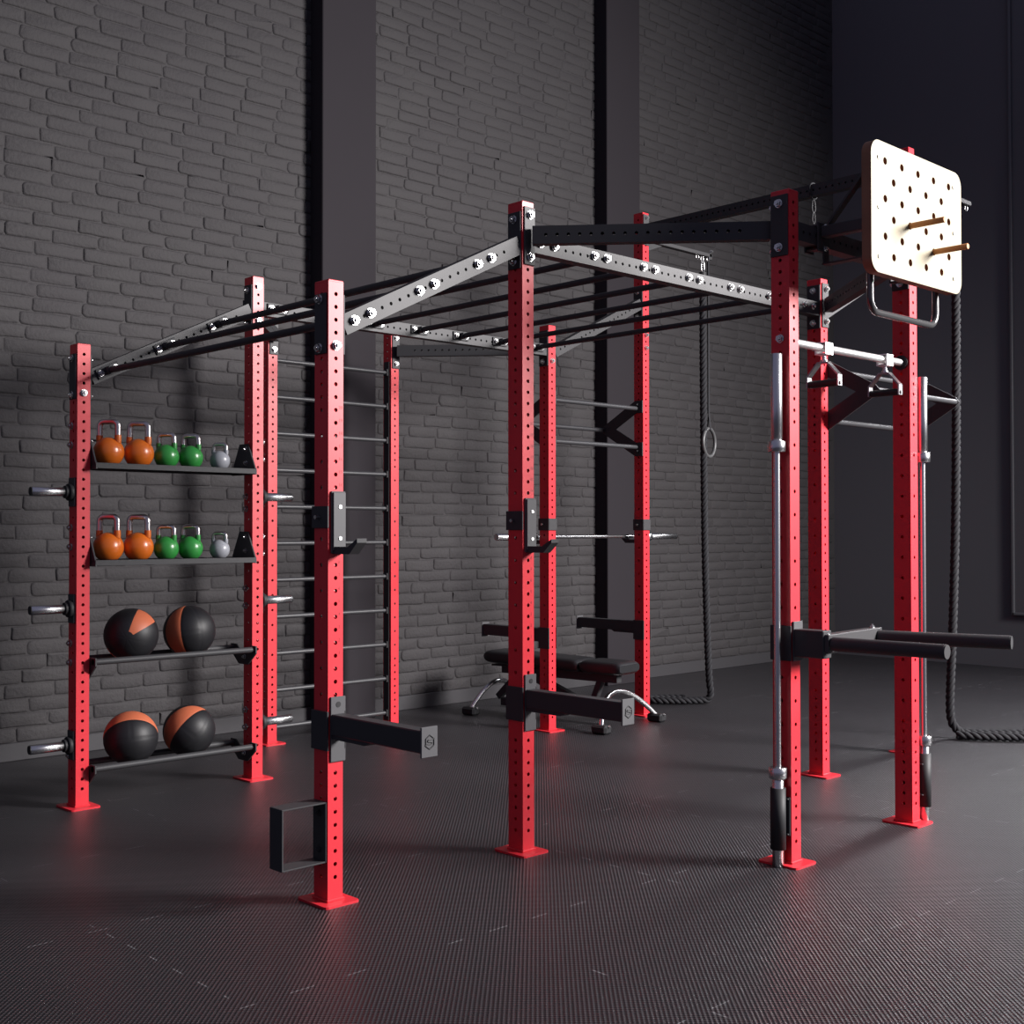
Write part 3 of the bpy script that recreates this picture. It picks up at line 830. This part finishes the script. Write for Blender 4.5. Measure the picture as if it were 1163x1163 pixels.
for u in (.872, 1.545):
    for z in (3.017, 2.804, 2.594):
        mb = MB(); mb.cyl(W(u, BW, z), W(u, BW+.004, z), .0085, 14); part('screw', mb, 'satin', t)
for u in (.935, 1.50):
    mb = MB()
    mb.box(W(u, BW-TH-.004, 2.80), (.05, .008, .50), .002)                            # upright strip on the board's back
    c0 = W(u, OFF+.045, 2.76); c1 = W(u, BW-TH-.012, 2.76)
    mb.box((c0+c1)/2, (.045, (c1-c0).length, .05), .003)                              # lower arm
    pts = W(u, OFF+.075, 2.79), W(u, BW-TH-.012, 3.03)
    d = (pts[1]-pts[0]); L = d.length; d.normalize(); xx = Vector((1, 0, 0)); nn = xx.cross(d)
    mb.box((pts[0]+pts[1])/2, (.035, .012, L), .001, 0, Matrix((xx, d.cross(xx), d)).transposed())
    for dw in (-.031, .035): mb.box(W(u, OFF+dw, TOP), (.07, .008, .13), .002)
    for dz_ in (-.052, .052): mb.box(W(u, OFF+.002, TOP+dz_), (.05, .074, .008), .002)
    part('bracket', mb, 'plate', t)
bolts(t, [(W(u+.02, OFF+.039, z), (0, -1, 0)) for u in (.935, 1.50) for z in (2.69, 2.79)], 'steel', .010, .008)
# pegs
def peg(u, z, label):
    t = thing('climbing_peg', W(u, BW, z), label, 'peg', 'wooden climbing pegs')
    mb = MB(); mb.cyl(W(u, BW-.03, z), W(u, BW+.150, z), .0128, 24, ch=.0015); part('dowel', mb, 'peg', t)
    return t
def peg_solo(u, z, label):
    mb = MB(); mb.cyl(W(u, BW-.03, z), W(u, BW+.160, z), .0129, 24, ch=.0015)
    return solo('climbing_peg', mb, 'peg', W(u, BW, z), label, 'peg', 'wooden climbing pegs')
peg_solo(.9995+.143, 3.011-.0808*3, 'brown wooden peg pushed into the middle of the peg board')
peg_solo(.928+.143*3, 3.011-.0808*4, 'brown wooden peg pushed into the lower right of the peg board')
# U bar under the board
t = thing('hanging_u_bar', W(1.2, 1.20, 2.4), 'shiny black U-shaped pull bar hanging under the peg board', 'bar')
wz = 1.185; ua, ub_ = .965, 1.555; zt, zb, rc = 2.62, 2.385, .06
path = [W(ua, wz, zt)]+[W(ua+rc-rc*math.cos(PI/2*k/8), wz, zb+rc-rc*math.sin(PI/2*k/8)) for k in range(9)]
path += [W(ub_-rc+rc*math.sin(PI/2*k/8), wz, zb+rc-rc*math.cos(PI/2*k/8)) for k in range(9)]+[W(ub_, wz, zt)]
mb = MB(); mb.tube(path, .0155, 20); part('bar', mb, 'gloss', t)
for u in (ua, ub_):
    mb = MB()
    mb.box(W(u, wz+.0, zt-.008), (.05, .06, .014), .003)
    mb.box(W(u, (OFF+.03+wz+.03)/2, zt+.003), (.045, wz-OFF, .008), .002)
    mb.box(W(u, OFF+.037, zt+.08), (.045, .008, .16), .002)
    part('bracket', mb, 'black', t)

# ------------------------------------------------------------------ dip bars
t = thing('dip_bars', W(DX, OFF, .95), 'black pair of dip bars on the tall front right upright', 'dip bars')
zc = .957
mb = MB(); mb.box(W(DX+.008, OFF+b_+.005, zc), (.070, .010, .170), .003); p = part('front_plate', mb, 'bracket', t)
for sx in (-1, 1):
    mb = MB(); mb.box(W(DX+sx*(a_+.006), OFF, zc-.008), (.010, PB+.012, .15), .003); part('side_wrap', mb, 'black', t)
mb = MB(); mb.box(W(DX+.004, OFF+b_+.082, zc-.006), (.066, .145, .118), .004)
part('mounting_arm', mb, 'black', t)
mb = MB(); d0 = W(DX-.02, 1.125, zc); d1 = W(1.20, 1.075, zc)
dd = (d1-d0).normalized(); side = dd.cross(eu).normalized()
mb.box((d0+d1)/2, ((d1-d0).length, .05, .075), .003, 0, Matrix((dd, -side, eu)).transposed())
part('cross_tube', mb, 'plate', t)
mb = MB(); mb.cyl(W(.705, 1.155, zc-.002), W(.729, 1.640, zc-.002), .030, 32); p = part('dip_bar', mb, 'black', t)
mb = MB(); mb.cyl(W(.729, 1.640, zc-.002), W(.7293, 1.646, zc-.002), .0285, 32); part('end_cap', mb, 'plate', p, 'grey round end cap')
mb = MB(); mb.cyl(W(1.165, 1.105, zc-.002), W(1.305, 1.640, zc-.002), .030, 32); p = part('dip_bar', mb, 'black', t)
mb = MB(); mb.cyl(W(1.305, 1.640, zc-.002), W(1.3065, 1.646, zc-.002), .0285, 32); part('end_cap', mb, 'black', p)
bolts(t, [(W(u, w_, zc+.037), (0, 0, 1)) for u, w_ in ((.71, 1.12), (1.15, 1.08))], 'steel', .012, .008)

# ------------------------------------------------------------------ zig-zag pull bar units
def multi(w, s, label):
    t = thing('multi_pull_bar', W((2*P2+P1)/2, w, 2.2), label, 'bar', 'three-bar pull-up units')
    zt, zm, zb = 2.385, 2.232, 2.075; ap = .355
    for u, sg in ((P2+a_, 1), (P2+P1-a_, -1)):
        mb = MB()
        def P(a, z): return (s*a, z)
        poly = [(-.045, 2.44), (.03, 2.44), (ap, 2.262), (ap+.025, 2.232), (ap, 2.202), (.03, 2.01), (-.045, 2.01), (-.045, 2.115), (.02, 2.115), (ap-.125, 2.232), (.02, 2.345), (-.045, 2.345)]
        mb.prism([(a*s, z-2.2) for a, z in poly], W(u+sg*.005, w, 2.2), (0, -1, 0), (0, 0, 1), .010)
        p = part('side_bracket', mb, 'black', t)
        bolts(p, [(W(u+sg*.010, w, z), (sg, 0, 0)) for z in (2.41, 2.05)], 'black', .011, .008)
    for (a, z) in ((.01, zt-.005), (ap, zm), (.01, zb+.005)):
        mb = MB(); mb.cyl(W(P2+a_+.012, w+s*a, z), W(P2+P1-a_-.012, w+s*a, z), .0165, 20); part('bar', mb, 'rung', t)
    return t
multi(-Q, -1, 'black three-bar pull-up unit above the racked barbell')
multi(0, 1, 'black three-bar pull-up unit at right, behind the peg board upright')

# ------------------------------------------------------------------ rope arms, ropes, ring
def rope_arm(w, label):
    t = thing('rope_arm', W(P2+P1+a_, w, 3.71), label, 'bracket', 'grey cantilever rope arms on the tallest uprights')
    u = P2+P1+a_
    mb = MB(); mb.box(W(u+.43, w, 3.71), (.84, .05, .03), .003); part('arm', mb, 'plate', t)
    mb = MB(); mb.box(W(u+.005, w, 3.71), (.010, .08, .20), .003); mb.prism([(0, -.095), (.22, -.012), (0, -.012)], W(u+.01, w, 3.71), (1, 0, 0), (0, 0, 1), .01); part('mounting_plate', mb, 'black', t)
    for q in (4.19, 4.335):
        mb = MB(); mb.tube([W(q+.018*math.sin(2*PI*k/16), w, 3.69+.02*math.cos(2*PI*k/16)-.01) for k in range(16)], .004, 8, closed=True)
        part('eye_bolt', mb, 'steel', t)
    return t
rope_arm(-Q, 'grey cantilever arm holding the rope and ring near the brick wall')
rope_arm(0, 'grey cantilever arm behind the peg board, holding the right rope')
def carabiner(mb, c, h=.10, wd=.045, r=.005):
    c = Vector(c); pts = []
    for k in range(24):
        a = 2*PI*k/24; pts.append(c+Vector((math.cos(a)*wd/2*(1 if math.sin(a) < 0 else .85), 0, math.sin(a)*h/2)))
    mb.tube(pts, r, 8, closed=True)
def strands(path, mb, r=.0165, off=.0145, pitch=.14, n=3):
    P = [Vector(p) for p in path]
    # resample
    pts = [P[0]]; step = .010
    for a, b in zip(P, P[1:]):
        L = (b-a).length; k = max(1, int(L/step))
        for i in range(1, k+1): pts.append(a+(b-a)*i/k)
    for _ in range(6):
        pts = [pts[0]]+[(pts[i-1]+pts[i]*2+pts[i+1])/4 for i in range(1, len(pts)-1)]+[pts[-1]]
    T = [(pts[min(i+1, len(pts)-1)]-pts[max(i-1, 0)]).normalized() for i in range(len(pts))]
    x = T[0].orthogonal().normalized(); fr = []; s = 0
    for i, p in enumerate(pts):
        x = (x-T[i]*x.dot(T[i])).normalized(); fr.append((p, x.copy(), T[i].cross(x), s))
        if i < len(pts)-1: s += (pts[i+1]-p).length
    for k in range(n):
        mb.tube([p+(x*math.cos(2*PI*(k/n+s/pitch))+y*math.sin(2*PI*(k/n+s/pitch)))*off for p, x, y, s in fr], r, 8)
def smooth_path(pts, n=8):
    P = [Vector(p) for p in pts]; out = []
    for i in range(len(P)-1):
        a, b, c, d = P[max(i-1, 0)], P[i], P[i+1], P[min(i+2, len(P)-1)]
        for k in range(n):
            t = k/n; out.append(.5*((2*b)+(-a+c)*t+(2*a-5*b+4*c-d)*t*t+(-a+3*b-3*c+d)*t**3))
    out.append(P[-1]); return out
# rope near the wall
RU = 4.262
t = thing('climbing_rope', W(RU, -Q, 0), 'thick black climbing rope hanging beside the gym ring by the brick wall', 'rope', 'hanging climbing ropes')
path = [W(RU, -Q, 3.50), W(RU, -Q, 3.0), W(RU+.005, -Q, 2.2), W(RU+.02, -Q, 1.2), W(RU+.055, -Q+.005, .3), W(RU+.07, -Q+.02, .09)]
path = smooth_path(path, 6)
path += smooth_path([W(RU+.06, -Q+.00, .035), W(RU-.02, -Q-.06, .033), W(RU-.15, -Q-.17, .033), W(RU-.27, -Q-.31, .033), W(RU-.25, -Q-.40, .034), W(RU-.12, -Q-.36, .034), W(RU+.02, -Q-.22, .034)], 8)
mb = MB(); strands(path, mb); part('rope', mb, 'rope', t)
mb = MB(); mb.cyl(W(RU, -Q, 3.48), W(RU, -Q, 3.56), .032, 20); part('rope_end', mb, 'rubber', t)
mb = MB(); carabiner(mb, W(RU, -Q, 3.61), .10); part('carabiner', mb, 'steel', t)
mb = MB(); carabiner(mb, W(RU-.01, -Q, 3.675), .06, .035, .004); part('shackle', mb, 'steel', t)
# right rope
RU2 = 4.172
t = thing('climbing_rope', W(RU2, 0, 0), 'thick black climbing rope hanging right of the peg board, its end snaking on the floor', 'rope', 'hanging climbing ropes')
path = smooth_path([W(RU2, 0, 3.50), W(RU2, 0, 2.6), W(RU2, -.01, 1.6), W(RU2-.01, -.03, .8), W(RU2-.01, -.055, .25), W(RU2+.0, -.045, .10)], 6)
path += smooth_path([W(RU2+.05, -.01, .040), W(RU2+.16, .10, .033), W(RU2+.33, .26, .033), W(RU2+.5, .42, .033), W(RU2+.52, .56, .033), W(RU2+.42, .53, .033), W(RU2+.22, .33, .033), W(RU2+.04, .12, .034), W(RU2-.02, .0, .034)], 8)
mb = MB(); strands(path, mb); part('rope', mb, 'rope', t)
mb = MB(); mb.cyl(W(RU2, 0, 3.48), W(RU2, 0, 3.56), .032, 20); part('rope_end', mb, 'rubber', t)
mb = MB(); carabiner(mb, W(RU2, 0, 3.61), .10); part('carabiner', mb, 'steel', t)
mb = MB(); carabiner(mb, W(RU2, 0, 3.675), .06, .035, .004); part('shackle', mb, 'steel', t)
# ring
UR = 4.340; t = thing('gym_ring', W(UR, -Q, 2.03), 'grey gymnastic ring on a thin black strap by the brick wall', 'gym ring')
hd = Vector((math.cos(math.radians(13)), math.sin(math.radians(13)), 0))
mb = MB(); rc = Vector((UR, Q, 2.160))
mb.tube([rc+hd*.116*math.cos(2*PI*k/48)+eu*.116*math.sin(2*PI*k/48) for k in range(48)], .0145, 14, closed=True); part('ring', mb, 'ring', t)
mb = MB()
def ribbon(a, b, wd=.026, th=.003):
    a = Vector(a); b = Vector(b); d = (b-a); L = d.length; d.normalize(); x = hd; y = d.cross(x).normalized()
    mb.box((a+b)/2, (wd, th, L), .0005, 0, Matrix((x, y, d)).transposed())
ribbon((UR, Q, 2.40), (UR, Q, 3.69)); ribbon((UR, Q+.008, 2.40), (UR, Q+.008, 3.69))
ribbon((UR, Q-.018, 2.262), (UR, Q, 2.40)); ribbon((UR, Q+.018, 2.262), (UR, Q, 2.40))
part('strap', mb, 'strap', t)
mb = MB(); mb.box((UR, Q, 3.70), (.04, .05, .06), .006); mb.bolt((UR, Q-.025, 3.74), (0, -1, 0), .014, .01); part('buckle', mb, 'steel', t)
# carabiner on the high cross beam
t = thing('carabiner', W(P2+P1, -.68, 3.70), 'small dark snap hook hanging from the high cross beam left of the peg board', 'hook')
mb = MB(); mb.tube([W(P2+P1, -.68, 3.77)+Vector((.052*math.cos(2*PI*k/20), 0, .055*math.sin(2*PI*k/20))) for k in range(20)], .006, 8, closed=True); part('sling', mb, 'strap', t)
mb = MB(); carabiner(mb, W(P2+P1, -.68, 3.665), .09, .045); part('hook', mb, 'black', t)
mb = MB(); carabiner(mb, W(P2+P1, -.68, 3.585), .08, .035); part('snap', mb, 'black', t)

# ------------------------------------------------------------------ bench
t = thing('weight_bench', W(2.9, -2.5, 0), 'flat black padded bench with curved chrome legs under the racked barbell', 'bench')
A = W(2.95, -1.90, 0); B = W(2.78, -3.30, 0)
bd = (B-A).normalized(); bs = bd.cross(eu).normalized(); BR = Matrix((bs, bd, eu)).transposed()
def bp(x, y, z): return A+bs*x+bd*y+eu*z
def pad(y0, y1, z0, z1, wd, tilt=0):
    mb = MB(); n = 10; th = (z1-z0)
    # rounded cross section and nose, tapered towards the ends
    prof = []
    L = y1-y0
    secs = [(0, .55), (.012, .80), (.03, .95), (.06, 1), (L-.06, 1), (L-.03, .95), (L-.012, .80), (L, .55)]
    vs = []; k = 20
    for (yy, sc) in secs:
        for i in range(k):
            a = 2*PI*i/k; ca, sa = math.cos(a), math.sin(a)
            x = math.copysign(abs(ca)**.35, ca)*wd/2*(1-.10*(1-sc)); z = math.copysign(abs(sa)**.5, sa)*th/2*sc
            vs.append(bp(x, y0+yy, (z0+z1)/2+z+tilt*yy))
    fs = [[j*k+i, j*k+(i+1) % k, (j+1)*k+(i+1) % k, (j+1)*k+i] for j in range(len(secs)-1) for i in range(k)]
    mb.add(vs, fs, 0, True); mb.add(vs[:k], [list(range(k))[::-1]]); mb.add(vs[-k:], [list(range(k))])
    return mb
part('seat_pad', pad(0, .36, .380, .480, .27), 'vinyl', t)
part('back_pad', pad(.375, 1.28, .380, .480, .29, .02), 'vinyl', t)
mb = MB()
mb.box(bp(0, .64, .345), (.06, 1.10, .06), .004, 0, BR)
mb.box(bp(0, .55, .378), (.16, .5, .012), .002, 0, BR); mb.box(bp(0, 1.05, .378), (.16, .4, .012), .002, 0, BR)
def bar3(a, b, wd, ht):
    a = Vector(a); b = Vector(b); d = b-a; L = d.length; d.normalize(); x = d.cross(eu).normalized(); y = x.cross(d)
    mb.box((a+b)/2, (wd, L, ht), .004, 0, Matrix((x, d, y)).transposed())
bar3(bp(0, .95, .33), bp(0, .30, .10), .06, .06)
bar3(bp(0, .25, .33), bp(0, .35, .09), .05, .05)
bar3(bp(0, .12, .09), bp(0, 1.20, .09), .06, .06)
bar3(bp(0, 1.02, .33), bp(0, 1.24, .12), .05, .05)
part('frame', mb, 'black', t)
mb = MB(); mb.box(bp(0, .95, .27), (.012, .12, .18), .002, 0, BR)
mb.tube([bp(.03, .95+.11*math.cos(a), .22+.11*math.sin(a)) for a in [PI*k/10 for k in range(11)]], .009, 10)
part('adjuster', mb, 'satin', t)
for yb, hw, name in ((.12, .36, 'front_leg'), (1.24, .27, 'rear_leg')):
    mb = MB(); pts = []
    for k in range(17):
        q = -1+2*k/16; pts.append(bp(q*hw, yb+(abs(q)**2)*(-.12 if yb < .5 else .06), .045+.205*(1-abs(q)**2.2)))
    mb.tube(pts, .019, 16); lg = part(name, mb, 'chrome', t, 'curved chrome leg tube')
    for q in (-1, 1):
        mb = MB(); c = pts[0] if q < 0 else pts[-1]
        mb.box(c+eu*(-.012), (.085, .13, .062), .02, 0, BR); part('rubber_foot', mb, 'rubber', lg)
        mb = MB(); mb.bolt(c+eu*.012-bd*.065, -bd, .010, .006); part('bolt', mb, 'steel', lg)
